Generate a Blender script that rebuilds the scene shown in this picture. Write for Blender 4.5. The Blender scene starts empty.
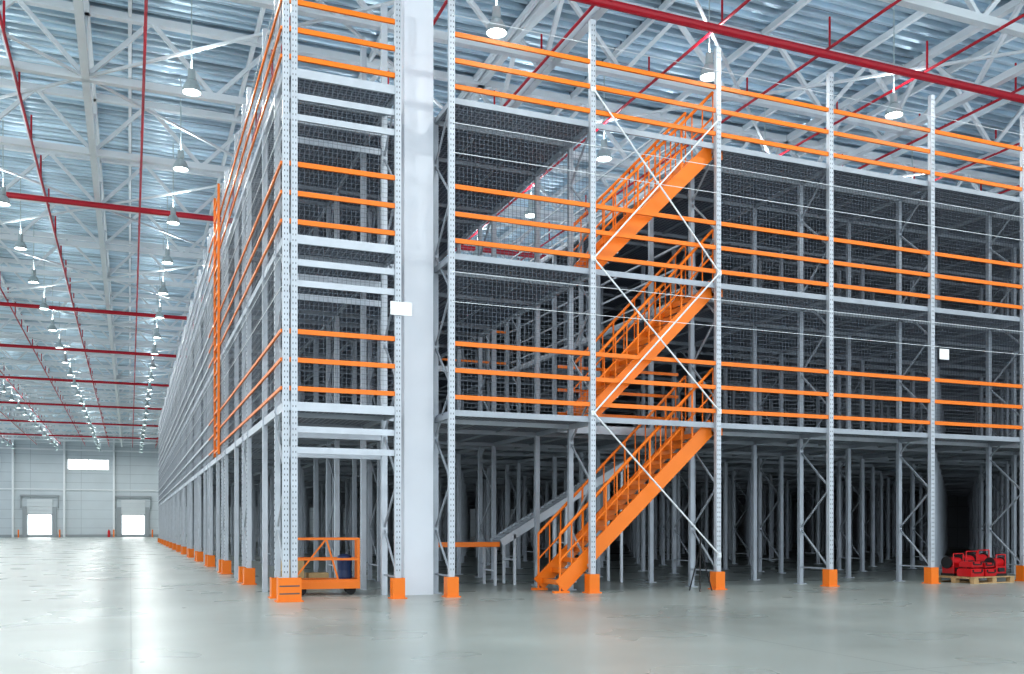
import bpy, math, random
from mathutils import Vector
random.seed(4)
S = bpy.context.scene
COL = S.collection

# ------------------------------------------------------------ materials
def mat(name, col, rough=0.5, metal=0.0, noise=0.0, nscale=3.0, emit=0.0, ecol=None):
    m = bpy.data.materials.new(name); m.use_nodes = True
    nt = m.node_tree; b = nt.nodes['Principled BSDF']
    b.inputs['Roughness'].default_value = rough
    b.inputs['Metallic'].default_value = metal
    c = (*col, 1)
    b.inputs['Base Color'].default_value = c
    if noise > 0:
        tc = nt.nodes.new('ShaderNodeTexCoord')
        n = nt.nodes.new('ShaderNodeTexNoise'); n.inputs['Scale'].default_value = nscale
        n.inputs['Detail'].default_value = 5
        r = nt.nodes.new('ShaderNodeMix'); r.data_type = 'RGBA'
        r.inputs[6].default_value = (*[max(0, x*(1-noise)) for x in col], 1)
        r.inputs[7].default_value = (*[min(1, x*(1+noise)) for x in col], 1)
        nt.links.new(tc.outputs['Object'], n.inputs['Vector'])
        nt.links.new(n.outputs['Fac'], r.inputs[0])
        nt.links.new(r.outputs[2], b.inputs['Base Color'])
    if emit > 0:
        b.inputs['Emission Color'].default_value = (*(ecol or col), 1)
        b.inputs['Emission Strength'].default_value = emit
    return m

M_orange = mat('orange_paint', (0.86, 0.205, 0.010), 0.42, 0, 0.08, 2)
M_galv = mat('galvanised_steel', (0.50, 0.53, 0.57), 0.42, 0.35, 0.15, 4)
M_galv_shade = mat('galvanised_steel_shaded', (0.37, 0.40, 0.44), 0.5, 0.3, 0.2, 3)  # darker copy of the steel: interior shade put into the colour, treads share it
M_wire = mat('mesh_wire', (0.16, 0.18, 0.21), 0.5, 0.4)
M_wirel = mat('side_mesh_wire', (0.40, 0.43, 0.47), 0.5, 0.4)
M_white = mat('white_steel', (0.76, 0.79, 0.81), 0.5, 0, 0.05, 2)
M_column = mat('column_paint', (0.76, 0.78, 0.83), 0.6, 0, 0.06, 1.2)
M_red = mat('red_pipe_paint', (0.50, 0.012, 0.03), 0.4, 0, 0.1, 3)
M_dark = mat('dark_slot', (0.10, 0.105, 0.115), 0.8)
M_wood = mat('pallet_wood', (0.50, 0.33, 0.17), 0.8, 0, 0.3, 12)
M_redpl = mat('red_plastic', (0.55, 0.01, 0.015), 0.35, 0, 0.15, 6)
M_black = mat('black_rubber', (0.02, 0.02, 0.022), 0.7)
M_blue = mat('blue_plastic', (0.015, 0.04, 0.12), 0.45)
M_sign = mat('sign_white', (0.85, 0.86, 0.86), 0.5)
M_lampg = mat('lamp_reflector', (0.55, 0.62, 0.62), 0.3, 0.3)
M_glow = mat('lamp_glow', (1, 1, 1), 0.3, 0, emit=14, ecol=(0.93, 1.0, 0.97))
M_day = mat('daylight_glass', (1, 1, 1), 0.3, 0, emit=2.6, ecol=(0.95, 1.0, 1.0))
M_doorp = mat('door_panel', (0.62, 0.66, 0.68), 0.5, 0, 0.05, 1)
M_doorf = mat('dock_frame', (0.32, 0.35, 0.37), 0.6)
M_card = mat('cardboard', (0.55, 0.38, 0.2), 0.8, 0, 0.15, 5)

def grid_mat(name, c0, c1, sx, sy, wx, rough, metal, axes=('X', 'Y'), bign=0.25, nscale=0.5, det=6):
    m = bpy.data.materials.new(name); m.use_nodes = True
    nt = m.node_tree; b = nt.nodes['Principled BSDF']; L = nt.links
    tc = nt.nodes.new('ShaderNodeTexCoord'); sp = nt.nodes.new('ShaderNodeSeparateXYZ')
    L.new(tc.outputs['Object'], sp.inputs[0])
    outs = []
    for ax, s in zip(axes, (sx, sy)):
        d = nt.nodes.new('ShaderNodeMath'); d.operation = 'DIVIDE'; d.inputs[1].default_value = s
        L.new(sp.outputs[ax], d.inputs[0])
        f = nt.nodes.new('ShaderNodeMath'); f.operation = 'FRACT'; L.new(d.outputs[0], f.inputs[0])
        l = nt.nodes.new('ShaderNodeMath'); l.operation = 'LESS_THAN'; l.inputs[1].default_value = wx/s
        L.new(f.outputs[0], l.inputs[0]); outs.append(l)
    mx = nt.nodes.new('ShaderNodeMath'); mx.operation = 'MAXIMUM'
    L.new(outs[0].outputs[0], mx.inputs[0]); L.new(outs[1].outputs[0], mx.inputs[1])
    mix = nt.nodes.new('ShaderNodeMix'); mix.data_type = 'RGBA'
    mix.inputs[6].default_value = (*c0, 1); mix.inputs[7].default_value = (*c1, 1)
    L.new(mx.outputs[0], mix.inputs[0])
    n = nt.nodes.new('ShaderNodeTexNoise'); n.inputs['Scale'].default_value = nscale; n.inputs['Detail'].default_value = det
    L.new(tc.outputs['Object'], n.inputs['Vector'])
    mr = nt.nodes.new('ShaderNodeMapRange'); mr.inputs[1].default_value = 0.3; mr.inputs[2].default_value = 0.7
    mr.inputs[3].default_value = 1-bign; mr.inputs[4].default_value = 1+bign
    L.new(n.outputs['Fac'], mr.inputs[0])
    vm = nt.nodes.new('ShaderNodeVectorMath'); vm.operation = 'SCALE'
    L.new(mix.outputs[2], vm.inputs[0]); L.new(mr.outputs[0], vm.inputs['Scale'])
    L.new(vm.outputs[0], b.inputs['Base Color'])
    b.inputs['Roughness'].default_value = rough; b.inputs['Metallic'].default_value = metal
    return m, n, mr
M_deck, _, _ = grid_mat('deck_grating', (0.15, 0.17, 0.205), (0.36, 0.39, 0.45), 0.1, 0.1, 0.025, 0.6, 0.2)
M_floor, fn, fmr = grid_mat('concrete_floor', (0.385, 0.415, 0.395), (0.27, 0.295, 0.285), 6.0, 6.0, 0.02, 0.22, 0, bign=0.15, nscale=0.35, det=3)
nt = M_floor.node_tree
n2 = nt.nodes.new('ShaderNodeTexNoise'); n2.inputs['Scale'].default_value = 0.6; n2.inputs['Detail'].default_value = 2
tc = [x for x in nt.nodes if x.type == 'TEX_COORD'][0]
nt.links.new(tc.outputs['Object'], n2.inputs['Vector'])
r2 = nt.nodes.new('ShaderNodeMapRange'); r2.inputs[1].default_value = .2; r2.inputs[2].default_value = .8
r2.inputs[3].default_value = 0.24; r2.inputs[4].default_value = 0.34
nt.links.new(n2.outputs['Fac'], r2.inputs[0]); nt.links.new(r2.outputs[0], nt.nodes['Principled BSDF'].inputs['Roughness'])
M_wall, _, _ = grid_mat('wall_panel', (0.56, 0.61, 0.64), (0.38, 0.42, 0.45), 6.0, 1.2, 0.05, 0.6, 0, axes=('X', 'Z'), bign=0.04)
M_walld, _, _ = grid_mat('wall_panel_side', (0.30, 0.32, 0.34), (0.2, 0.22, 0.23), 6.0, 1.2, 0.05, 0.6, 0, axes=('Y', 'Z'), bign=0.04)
M_roof, rn, rmr = grid_mat('roof_deck_metal', (0.56, 0.68, 0.76), (0.22, 0.28, 0.33), 12.0, 1.05, 0.06, 0.32, 0.55, bign=0.38, nscale=1.0)
nt = M_roof.node_tree
mp = nt.nodes.new('ShaderNodeMapping'); mp.inputs['Scale'].default_value = (0.25, 2.5, 1)  # stretched noise paints translucent light variation into the sheet colour
tc = [x for x in nt.nodes if x.type == 'TEX_COORD'][0]
nt.links.new(tc.outputs['Object'], mp.inputs[0]); nt.links.new(mp.outputs[0], rn.inputs['Vector'])

# ------------------------------------------------------------ mesh builder
class MB:
    def __init__(s): s.v = []; s.f = []
    def box(s, x0, x1, y0, y1, z0, z1):
        n = len(s.v)
        s.v += [(x0,y0,z0),(x1,y0,z0),(x1,y1,z0),(x0,y1,z0),(x0,y0,z1),(x1,y0,z1),(x1,y1,z1),(x0,y1,z1)]
        s.f += [(n,n+3,n+2,n+1),(n+4,n+5,n+6,n+7),(n,n+1,n+5,n+4),(n+1,n+2,n+6,n+5),(n+2,n+3,n+7,n+6),(n+3,n,n+4,n+7)]
    def cbox(s, c, d):
        s.box(c[0]-d[0]/2, c[0]+d[0]/2, c[1]-d[1]/2, c[1]+d[1]/2, c[2]-d[2]/2, c[2]+d[2]/2)
    def beam(s, p, q, w, h=None, n=4):
        h = h or w
        p = Vector(p); q = Vector(q); d = (q-p).normalized()
        up = Vector((0,0,1)) if abs(d.z) < 0.95 else Vector((0,1,0))
        sx = d.cross(up).normalized(); sy = sx.cross(d).normalized()
        k = len(s.v)
        if n == 4: offs = [(-w/2,-h/2),(w/2,-h/2),(w/2,h/2),(-w/2,h/2)]
        else: offs = [(w*math.cos(2*math.pi*i/n), w*math.sin(2*math.pi*i/n)) for i in range(n)]
        for b in (p, q):
            for a, c in offs: s.v.append(tuple(b+sx*a+sy*c))
        for i in range(n):
            j = (i+1) % n; s.f.append((k+i, k+j, k+n+j, k+n+i))
        s.f.append(tuple(k+n-1-i for i in range(n))); s.f.append(tuple(k+n+i for i in range(n)))
    def pipe(s, p, q, r, n=10): s.beam(p, q, r, None, n)
    def lathe(s, prof, c=(0,0,0), n=20):
        k = len(s.v)
        for r, z in prof:
            for i in range(n):
                a = 2*math.pi*i/n; s.v.append((c[0]+r*math.cos(a), c[1]+r*math.sin(a), c[2]+z))
        for j in range(len(prof)-1):
            for i in range(n):
                i2 = (i+1) % n
                s.f.append((k+j*n+i, k+j*n+i2, k+(j+1)*n+i2, k+(j+1)*n+i))
    def mesh(s, name, m):
        me = bpy.data.meshes.new(name); me.from_pydata(s.v, [], s.f); me.materials.append(m); me.update(); return me
    def obj(s, name, m, parent=None, loc=(0,0,0)):
        o = bpy.data.objects.new(name, s.mesh(name, m)); COL.objects.link(o); o.location = loc
        if parent: o.parent = parent
        return o
def empty(name, loc=(0,0,0)):
    e = bpy.data.objects.new(name, None); e.location = loc; e.empty_display_size = .3; COL.objects.link(e); return e

# ------------------------------------------------------------ shell
XL, XR, YB, YF, ZC = -40.0, 44.9, -12.0, 138.0, 13.9
b = MB(); b.box(XL, XR, YB, YF, -0.2, 0); b.obj('floor', M_floor)
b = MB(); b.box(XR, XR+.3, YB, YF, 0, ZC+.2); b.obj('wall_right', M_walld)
b = MB(); b.box(XL, XR, YF, YF+.3, 0, ZC+.2); wf = b.obj('wall_far', M_wall)
b = MB(); per = 0.35; y = YB; k = 0; prof = []
while y < YF:
    prof += [(y, ZC), (y+.13, ZC), (y+.165, ZC+.12), (y+.315, ZC+.12)]; y += per
for yy, zz in prof: b.v += [(XL, yy, zz), (XR, yy, zz)]
for i in range(len(prof)-1): b.f.append((2*i, 2*i+2, 2*i+3, 2*i+1))
b.obj('ceiling', M_roof)
wn = 0
for xc in (-18.0, -5.1, 7.8):
    wn += 1; e = empty('window_%d' % wn, (xc, YF, 9.6))
    b = MB(); b.cbox((0,-.08,0), (4.9,.05,1.25)); b.obj('glass', M_day, e)
    b = MB()
    for z in (-.68,.68): b.cbox((0,-.08,z), (5.1,.12,.1))
    for x in (-2.5,0,2.5): b.cbox((x,-.09,0), (.1,.1,1.3))
    b.obj('frame', M_white, e)
for i, xc in enumerate((-10.9, 0.4)):
    e = empty('door_%d' % (i+1), (xc, YF, 0))
    b = MB(); b.cbox((0,-.05,1.5), (2.7,.05,3.0)); b.obj('daylight_opening', M_day, e)
    b = MB()
    for j in range(4): b.cbox((0,-.14,3.25+.5*j), (3.0,.08,.47))
    b.obj('raised_panels', M_doorp, e)
    b = MB()
    for sx in (-1.75,1.75): b.cbox((sx,-.15,2.0), (.5,.25,4.0))
    b.cbox((0,-.15,5.4), (4.6,.3,.25)); b.cbox((0,-.16,3.0),(3.0,.1,.12))
    for sx in (-2.2,2.2): b.cbox((sx,-.15,4.6),(.12,.2,1.6))
    b.obj('dock_frame', M_doorf, e)
    b = MB()
    for sx in (-2.4,2.4): b.pipe((sx,-.9,0),(sx,-.9,1.0),.09)
    b.obj('bollards', M_orange, e)
b = MB()
for x in range(-38, 44, 6): b.cbox((x, YF-.2, ZC/2), (.25,.35,ZC))
b.box(XL, XR, YF-.12, YF-.02, 6.2, 6.35); b.box(XL, XR, YF-.12, YF-.02, 11.4, 11.6)
b.obj('trim_1', M_white)
b = MB(); b.box(XL, XR, YF-.1, YF-.01, 0, .35); b.obj('baseboard_far', M_doorf)
e = empty('fire_extinguisher', (-2.6, YF-.6, 0))
b = MB(); b.lathe([(0,0),(.16,0),(.17,.05),(.17,.75),(.1,.9),(.04,.95),(.04,1.05),(0,1.05)]); b.obj('cylinder_body', M_redpl, e)

# ------------------------------------------------------------ roof trusses
def truss_mesh(length, axis):
    b = MB(); L = length; zb, zt = 12.1, 13.72
    def P(t, z): return (t,0,z) if axis == 'X' else (0,t,z)
    b.beam(P(0,zb), P(L,zb), .18); b.beam(P(0,zt), P(L,zt), .18)
    n = int(L/3.0)
    for i in range(n):
        t = i*3.0
        b.beam(P(t,zb), P(t+1.5,zt), .10); b.beam(P(t+1.5,zt), P(t+3,zb), .10)
    return b.mesh('truss', M_white)
my = truss_mesh(149.5, 'Y'); mx_ = truss_mesh(84, 'X')
TX = (-11.2, -1, 9.2, 19.7, 30.7)
for x in TX:
    o = bpy.data.objects.new('roof_truss', my); o.location = (x, YB, 0); COL.objects.link(o)
for k in range(24):
    o = bpy.data.objects.new('roof_cross_truss', mx_); o.location = (XL, 15.3+5*k, 0.0); COL.objects.link(o)
b = MB()
x = XL+1
while x < XR:
    b.beam((x, YB, 13.78), (x, YF-.1, 13.78), .09, .16); x += 3
for k in range(12):
    y0 = 15.3+10*k
    for xa, xb in zip(TX, TX[1:]):
        b.beam((xa,y0,12.1),(xb,y0+10,12.1),.06); b.beam((xb,y0,12.1),(xa,y0+10,12.1),.06)
b.obj('roof_purlins', M_white)

# ------------------------------------------------------------ sprinkler pipes
b = MB()
for y in (17.12, 34, 50.6, 62, 75, 90, 105, 120):
    b.pipe((XL,y,11.73),(XR-.1,y,11.73),.09)
b2 = MB(); x = -8.3-2.87*6
while x < XR-.5:
    b2.pipe((x,6,12.0),(x,YF-1,12.0),.034,8)
    y = 8
    while y < YF-2:
        b2.pipe((x,y,12.0),(x,y,12.0+.7),.025,6); y += 3.1
    x += 2.87
e = empty('sprinkler_pipes'); b.obj('main_pipe', M_red, e); b2.obj('branch_pipe', M_red, e)

# ------------------------------------------------------------ lamps
bl = MB(); bl.lathe([(0.015,2.6),(0.015,.52),(0.08,.52),(0.09,.30),(0.06,.28),(.12,.25),(.19,.12),(.215,0),(.20,0),(.17,.11),(.10,.22),(0.0,.235)])
ml = bl.mesh('lamp_shell', M_lampg)
bg = MB(); bg.lathe([(0,.02),(.17,.03),(.18,.04),(0,.08)]); mg = bg.mesh('lamp_lens', M_glow)
ld = bpy.data.lights.new('lamp_light', 'AREA'); ld.shape = 'DISK'; ld.size = .34; ld.energy = 80; ld.color = (.97,1.0,.97)
lu = bpy.data.lights.new('ceiling_fill_light', 'AREA'); lu.shape = 'DISK'; lu.size = .4; lu.energy = 22; lu.color = (.86,.96,1.0)  # added fill to brighten the roof, not a real part of the lamps
for xi, x in enumerate((-13.5,-8.5,-3.6,1.3,6.8,11.8,17,22.5,28)):
    for j in range(-3, 24):
        y = 17.8+5*j
        if x > 8 and y > 70: continue
        o = bpy.data.objects.new('high_bay_lamp', ml); o.location = (x,y,11.05); COL.objects.link(o)
        g = bpy.data.objects.new('lens', mg); g.parent = o; COL.objects.link(g)
        l = bpy.data.objects.new('light', ld); l.parent = o; l.location = (0,0,-.03); COL.objects.link(l)
        l = bpy.data.objects.new('ceiling_fill', lu); l.parent = o; l.location = (0,0,.54); l.rotation_euler = (math.pi,0,0); COL.objects.link(l)  # unseen fill aimed up at the roof, added above each lamp

# ------------------------------------------------------------ mezzanine rack
FY = 15.23
X0, X1, XP = 2.27, 4.08, 5.007
BAY = 2.635
xs = [X0, X1] + [XP+BAY*i for i in range(16)]
XE = xs[-1]
rows = []; mainrow = []
k = 0; y = FY
while y < 86:
    rows.append(y); mainrow.append(k % 2 == 0)
    if k % 2 == 0: rows.append(y+.9); mainrow.append(True)
    y += 2.475; k += 1
YE = rows[-1]
rack = empty('mezzanine_shelving_rack', (0,0,0))
DZ = [3.14, 5.78, 8.40]
TOP = 10.2
def cpost(b, x, y, h, w=.1, d=.09, t=.014, face='Y'):
    if face == 'Y':
        b.box(x-w/2, x+w/2, y-d/2, y-d/2+t, 0, h)
        b.box(x-w/2, x-w/2+t, y-d/2+t, y+d/2, 0, h); b.box(x+w/2-t, x+w/2, y-d/2+t, y+d/2, 0, h)
    else:
        b.box(x-d/2, x-d/2+t, y-w/2, y+w/2, 0, h)
        b.box(x-d/2+t, x+d/2, y-w/2, y-w/2+t, 0, h); b.box(x-d/2+t, x+d/2, y+w/2-t, y+w/2, 0, h)
bp = MB(); bi = MB(); bs = MB(); bf = MB(); bbase = MB()
for i, x in enumerate(xs):
    for j, y in enumerate(rows):
        if j == 0: cpost(bp, x, y, TOP)
        elif i == 0: cpost(bp, x, y, TOP, face='X', w=.1 if mainrow[j] else .07)
        elif i == 1 and j < 4: cpost(bp, x, y, TOP)
        else: bi.box(x-.045, x+.045, y-.04, y+.04, 0, DZ[2]); bbase.cbox((x,y,.01),(.18,.18,.02))
cpost(bp, X0+.13, FY, TOP); 
for x in xs[:10]+[X0+.13]:
    z = .45
    while z < TOP-.1:
        for s in (-.022,.022): bs.box(x+s-.006, x+s+.006, FY-.0475, FY-.045, z, z+.03)
        z += .09
for j, y in enumerate(rows[:8]):
    if not mainrow[j]: continue
    z = .45
    while z < TOP-.1:
        for s in (-.022,.022): bs.box(X0-.0475, X0-.045, y+s-.006, y+s+.006, z, z+.03)
        z += .09
def foot(x, y, w=.2, d=.2, h=.34):
    t=.02
    bf.box(x-w/2,x+w/2,y-d/2,y-d/2+t,0,h); bf.box(x-w/2,x-w/2+t,y-d/2+t,y+d/2,0,h); bf.box(x+w/2-t,x+w/2,y-d/2+t,y+d/2,0,h)
    bf.box(x-w/2-.03,x+w/2+.03,y-d/2-.03,y+d/2+.03,0,.02)
for x in xs: foot(x, FY)
foot(X0+.05, FY-.01, .36, .22, .38)
for j, y in enumerate(rows):
    if j > 0 and mainrow[j]: foot(X0, y, .22, .22)
for z in (.12,.24):
    bs.box(X0-.11, X0+.2, FY-.123, FY-.121, z, z+.02)
bp.obj('facade_posts', M_galv, rack); bi.obj('inner_posts', M_galv_shade, rack); bs.obj('post_slots', M_dark, rack)
bf.obj('column_guards', M_orange, rack); bbase.obj('base_plates', M_galv_shade, rack)
bb = MB(); bb2 = MB()
for i, x in enumerate(xs):
    for yk in [FY+4.95*k for k in range(15)]:
        h = TOP if (i == 0) else DZ[2]
        z = .35; s = 0; tgt = bb if (i==0) else bb2
        while z+.8 < h:
            a, c = (yk, yk+.9) if s % 2 == 0 else (yk+.9, yk)
            tgt.beam((x,a,z),(x,c,z+.8),.03); z += .8; s += 1
        tgt.beam((x,yk,.35),(x,yk+.9,.35),.03)
bb.obj('frame_braces', M_galv, rack); bb2.obj('inner_frame_braces', M_galv_shade, rack)
# decks
YI = 16.62; YO = 26.0; SX0, SX1 = xs[3]-.02, xs[4]+.02
bd = MB()
for z in DZ:
    yo = YI if z < 4 else YO
    bd.box(X0, X1, FY+.06, YE, z-.05, z)
    bd.box(X1, XP, YI, YE, z-.05, z)
    bd.box(XP, SX0, FY+.06, YE, z-.05, z)
    bd.box(SX0, SX1, yo, YE, z-.05, z)
    bd.box(SX1, XE, FY+.06, YE, z-.05, z)
bd.obj('decks', M_deck, rack)
bm_ = MB(); bm2 = MB()
for z in DZ:
    yo = YI if z < 4 else YO
    for j, y in enumerate(rows):
        if j == 0:
            bm_.box(X0, X1, y-.02, y+.03, z-.13, z+.01)
            bm2.box(XP, XE, y+.03, y+.06, z-.09, z+.01)
        else:
            t = bm_ if j < 2 else bm2
            if y < yo:
                t.box(X0, SX0, y-.025, y+.025, z-.13, z-.05); t.box(SX1, XE, y-.025, y+.025, z-.13, z-.05)
            else: t.box(X0, XE, y-.025, y+.025, z-.13, z-.05)
    for i, x in enumerate(xs):
        (bm_ if i == 0 else bm2).box(x-.025, x+.025, FY, YE, z-.13, z+(.01 if i==0 else -.05))
    bm_.box(SX0, SX1, yo-.03, yo+.02, z-.15, z+.01)
    for xx in (SX0, SX1): bm_.box(xx-.02, xx+.02, FY+.1, yo, z-.15, z+.01)
    for zz in (z-.42, z-.75):
        for yy in (FY+.02, FY+.9):
            bm_.box(X0, X1, yy-.02, yy+.02, zz-.05, zz+.05)
for x in xs[2:]:
    for z in DZ:
        for q in (1,2):
            xx = x+BAY*q/3
            if xx < XE: bm2.box(xx-.015, xx+.015, YI if not SX0<xx<SX1 or z<4 else YO, YE, z-.09, z-.05)
bm_.obj('deck_beams', M_galv, rack); bm2.obj('deck_joists', M_galv_shade, rack)
# orange rails
RZ = [3.36,3.81,4.26, 5.99,6.44,6.90, 8.58,9.02,9.46]
br = MB()
for z in RZ:
    br.box(X0, X1, FY-.02, FY+.02, z-.038, z+.038)
    br.box(XP, XE, FY-.02, FY+.02, z-.038, z+.038)
    br.box(X0-.08, X0-.05, FY, 30, z-.025, z+.025)
for z in RZ:
    yo = YI if z < 5 else YO
    br.box(SX0, SX1, yo+.02, yo+.05, z-.03, z+.03)
br.obj('guard_rails', M_orange, rack)
brs = MB()
for z in RZ: brs.box(X0-.08, X0-.05, 30, YE, z-.03, z+.03)
for z in RZ[3:]: brs.box(SX1+.03, SX1+.06, YI, YO, z-.02, z+.02)
brs.obj('far_side_rails', M_galv, rack)
bgt = MB()
for yy in (26.1, 27.3):
    bgt.box(X0-.14, X0-.08, yy-.04, yy+.04, 3.1, 10.2)
for z in [3.2+.35*i for i in range(20)]:
    bgt.box(X0-.13, X0-.09, 26.1, 27.3, z, z+.05)
bgt.obj('side_loading_gate', M_orange, rack)
# netting
bn = MB()
def net_x(b, x0, x1, z0, z1, y, s=.075, w=.0045):
    x = x0
    while x < x1: b.box(x, x+w, y, y+w, z0, z1); x += s
    z = z0
    while z < z1: b.box(x0, x1, y-w, y, z, z+w); z += s
def net_y(b, y0, y1, z0, z1, x, s=.2, w=.005):
    y = y0
    while y < y1: b.box(x, x+w, y, y+w, z0, z1); y += s
    z = z0
    while z < z1: b.box(x-w, x, y0, y1, z, z+w); z += s
net_x(bn, XP, SX0, 3.2, 8.4, FY+.045)
net_x(bn, SX1, XE, 3.2, 8.4, FY+.045)
net_x(bn, X0, X1, 3.2, 8.4, FY+.045)
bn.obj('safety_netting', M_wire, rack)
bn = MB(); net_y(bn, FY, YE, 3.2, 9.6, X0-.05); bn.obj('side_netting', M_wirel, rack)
# tension cables
bc = MB()
for z in (4.95, 5.45, 7.45, 7.95, 9.75):
    bc.beam((XP,FY-.05,z),(XE,FY-.05,z),.009); bc.beam((X0-.06,FY,z),(X0-.06,YE,z),.011)
xa, xb = xs[3], xs[4]; yb = FY-.07
for (p, q) in (((xa,8.95),(xb,5.95)), ((xb,8.85),(xa,5.95)), ((xa,5.95),(xb,3.35)), ((xb,5.95),(xa,3.2)), ((xa,3.2),(xb,.65))):
    bc.pipe((p[0],yb,p[1]),(q[0],yb,q[1]),.016,6)
for x, z in ((xa,8.95),(xb,8.85),(xa,5.95),(xb,5.95),(xa,3.2),(xb,3.35),(xb,.65)):
    bc.cbox((x,FY-.06,z),(.09,.012,.09))
bc.obj('braces_and_cables', M_white, rack)

# ------------------------------------------------------------ stairs
def stair(xa, xb, za, zb):
    e = empty('staircase', (xa, 0, za))
    L = xb-xa; H = zb-za; ya, ybk = 15.42, 16.38
    b = MB()
    for y in (ya, ybk):
        b.beam((0.0,y,0.11),(L,y,H-.02),.05,.27)
        b.cbox((L+.08,y,H-.1),(.25,.05,.22))
        b.cbox((.02,y,.02),(.3,.09,.04))
    b.obj('stringers', M_orange, e)
    n = round(H/.2); b = MB(); bt = MB()
    for i in range(1, n):
        x = L*i/n; z = H*i/n
        b.cbox((x,(ya+ybk)/2,z),(.26,ybk-ya,.03)); bt.cbox((x-.13,(ya+ybk)/2,z-.02),(.012,ybk-ya,.09))
    b.obj('treads', M_galv_shade, e); bt.obj('tread_nosings', M_orange, e)
    b = MB(); sl = H/L
    for y in (ya, ybk):
        for h, r in ((1.05,.028),(.58,.018)):
            b.pipe((0,y,h),(L,y,H+h),r,8)
        k = int(L/.22)
        for i in range(k+1):
            x = L*i/k; big = i % 4 == 0
            b.pipe((x,y,x*sl),(x,y,x*sl+1.06),.022 if big else .014, 6)
    b.obj('handrails', M_orange, e)
    return e
stair(7.1, 10.30, 0.0, DZ[0])
stair(7.75, 10.30, DZ[0], DZ[1])
stair(7.75, 10.30, DZ[1], DZ[2])

# ------------------------------------------------------------ building column
b = MB(); b.box(4.38,4.90,15.9,16.3,0,12.0); b.box(4.3,5.0,15.78,16.42,11.9,12.0)
e = empty('building_column'); b.obj('shaft', M_column, e)
e = empty('rack_sign', (4.12, FY-.07, 4.75)); b = MB(); b.cbox((0,0,0),(.36,.012,.22)); b.obj('plate', M_sign, e)
e = empty('rack_sign', (15.83, FY-.07, 4.8)); b = MB(); b.cbox((0,0,0),(.26,.012,.22)); b.obj('plate', M_sign, e)

# ------------------------------------------------------------ conveyor
e = empty('inclined_conveyor')
b = MB(); A = Vector((7.0,0,.86)); B = Vector((9.9,0,2.55))
for y in (18.05,18.65): b.beam((A.x,y,A.z),(B.x,y,B.z),.05,.16)
for t in (.1,.5,.95):
    x = A.x+(B.x-A.x)*t; z = A.z+(B.z-A.z)*t
    for y in (18.05,18.65): b.beam((x,y,0),(x,y,z),.05)
    b.beam((x,18.05,z*.5),(x,18.65,z*.5),.04)
b.obj('frame', M_galv, e)
b = MB()
for i in range(34):
    t = (i+.5)/34; p = A.lerp(B,t); b.pipe((p.x,18.06,p.z+.04),(p.x,18.64,p.z+.04),.03,8)
b.obj('rollers', M_galv, e)
e = empty('packing_table'); b = MB()
b.box(5.35,6.9,17.95,18.7,.84,.88)
b.obj('top', M_galv, e)
b = MB(); b.box(5.33,6.92,17.92,17.95,.78,.88); b.box(5.33,6.92,18.7,18.73,.78,.88); b.obj('edge', M_orange, e)
b = MB()
for x in (5.4,6.85):
    for y in (18.0,18.65): b.beam((x,y,0),(x,y,.84),.05)
    b.beam((x,18.0,.3),(x,18.65,.3),.04)
b.obj('legs', M_galv, e)

# ------------------------------------------------------------ platform cart (orange)
e = empty('platform_cart', (3.18, 16.72, 0)); e.rotation_euler = (0,0,math.radians(-8))
b = MB()
b.cbox((0,0,.24),(1.15,.62,.06)); 
for sx in (-.55,.55):
    for sy in (-.28,.28): b.cbox((sx,sy,.6),(.045,.045,.78))
for z in (.62,.97):
    for sy in (-.28,.28): b.cbox((0,sy,z),(1.14,.035,.04))
    for sx in (-.55,.55): b.cbox((sx,0,z),(.035,.56,.04))
b.beam((-.55,-.28,.27),(0,-.28,.97),.03); b.beam((0,-.28,.97),(.2,-.28,.27),.03)
b.cbox((0,-.31,.17),(1.15,.03,.12)); b.cbox((0,.31,.17),(1.15,.03,.12))
b.obj('frame', M_orange, e)
b = MB()
for sx in (-.42,.42):
    for sy in (-.22,.22):
        b.pipe((sx,sy-.03,.09),(sx,sy+.03,.09),.09,14)
b.obj('wheels', M_black, e)
b = MB(); b.lathe([(0,.0),(.13,.0),(.135,.03),(.12,.15),(.13,.3),(.12,.4),(.05,.43),(0,.43)],(.33,.05,.27)); b.obj('canister', M_blue, e)
e = empty('carton_stack', (2.95,19.2,0)); b = MB()
b.cbox((0,0,.15),(.5,.4,.3)); b.cbox((.05,.02,.41),(.4,.35,.22)); b.cbox((.55,.1,.13),(.4,.4,.26)); b.obj('cartons', M_card, e)

# ------------------------------------------------------------ pallet with red goods
e = empty('loaded_pallet', (16.8, 15.3, 0)); e.rotation_euler = (0,0,math.radians(6))
b = MB()
for y in (-.45,0,.45):
    b.cbox((0,y,.011),(1.3,.1,.022))
    for x in (-.58,0,.58): b.cbox((x,y,.06),(.14,.1,.08))
for x in (-.58,0,.58): b.cbox((x,0,.11),(.12,1.0,.02))
for i in range(6): b.cbox((0,-.45+.18*i,.13),(1.3,.12,.02))
b.obj('pallet', M_wood, e)
b = MB(); bk = MB()
def case(x, y, z, w, d, h):
    b.cbox((x,y,z+h/2),(w,d,h*.8)); b.cbox((x,y,z+h/2),(w*.9,d*.9,h))
    bk.cbox((x,y-d/2-.008,z+h*.5),(w*.55,.02,.025)); bk.cbox((x,y,z+h+.012),(w*.4,.03,.024))
    for s in (-.35,.35): bk.cbox((x+w*s,y-d/2-.006,z+h*.72),(.035,.015,.06))
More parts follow.
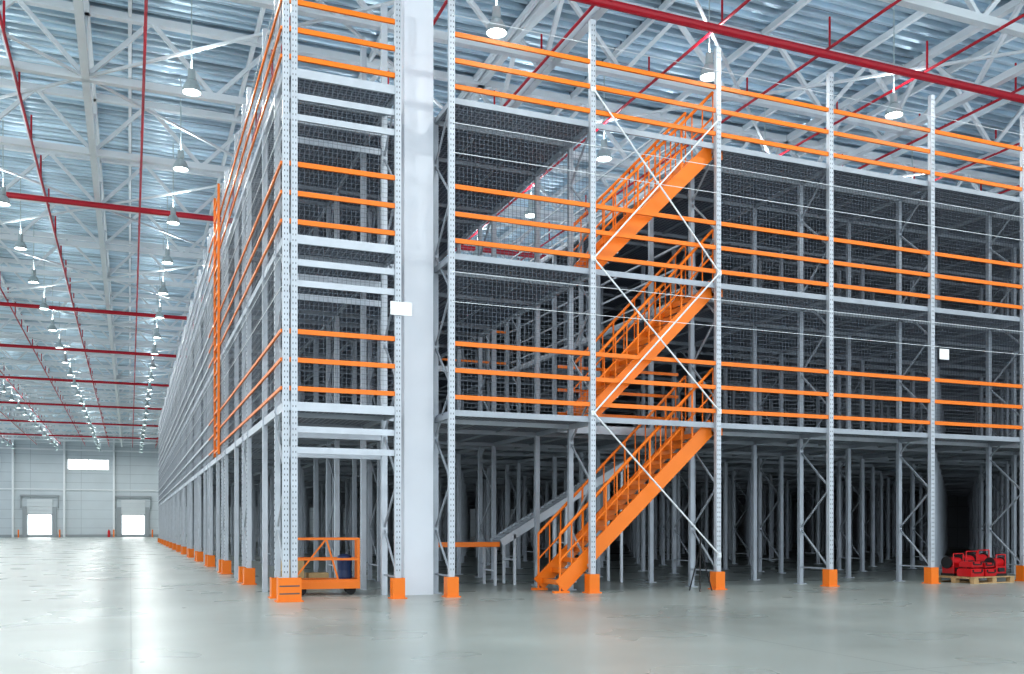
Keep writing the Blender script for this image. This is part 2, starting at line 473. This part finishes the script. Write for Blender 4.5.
def machine(x, y, z, s):
    b.cbox((x,y,z+.13*s),(.30*s,.26*s,.16*s))
    b.pipe((x-.17*s,y,z+.27*s),(x+.17*s,y,z+.27*s),.10*s,16)
    for q in (-.18,.18): bk.pipe((x+q*s-.012,y,z+.27*s),(x+q*s+.012,y,z+.27*s),.125*s,16)
    for q in (-.15,.15):
        b.pipe((x+q*s,y-.13*s,z),(x+q*s,y-.13*s,z+.45*s),.014,6)
    b.pipe((x-.15*s,y-.13*s,z+.45*s),(x+.15*s,y-.13*s,z+.45*s),.014,6)
    bk.cbox((x,y-.14*s,z+.13*s),(.2*s,.03,.08*s)); bk.cbox((x,y,z+.025*s),(.34*s,.3*s,.05*s))
case(-.40,-.22,.14,.40,.34,.17); case(-.38,-.22,.335,.34,.3,.12); case(.04,-.22,.14,.36,.34,.16)
machine(.44,-.2,.14,1.0); machine(-.35,.24,.14,1.05); machine(.06,.24,.14,1.15); machine(.45,.24,.14,1.2)
case(.04,-.22,.325,.3,.26,.1)
b.obj('red_equipment', M_redpl, e); bk.obj('black_fittings', M_black, e)

e = empty('tripod_stand', (9.75,15.0,0)); b = MB()
for a in (0,2.1,4.2): b.pipe((.25*math.cos(a),.2*math.sin(a),0),(0,0,.8),.014,6)
b.pipe((0,0,.7),(0,0,1.0),.016,6); b.obj('legs', M_black, e)

# ------------------------------------------------------------ world, camera
w = bpy.data.worlds.new('World'); S.world = w; w.use_nodes = True
bgn = w.node_tree.nodes['Background']; bgn.inputs[0].default_value = (.84,.93,1.0,1); bgn.inputs[1].default_value = 2.3
cam = bpy.data.cameras.new('camera'); co = bpy.data.objects.new('camera', cam); COL.objects.link(co)
cam.sensor_width = 36; cam.lens = 953/1024*36; cam.shift_y = (528.5-337)/1024
co.location = (0,0,1.15); co.rotation_euler = (math.radians(90),0,-math.atan2(382,953))
cam.clip_end = 500
S.camera = co
S.view_settings.view_transform = 'Standard'
try: S.view_settings.look = 'Medium High Contrast'
except Exception as ex: print('look', ex)
S.view_settings.exposure = 0.0
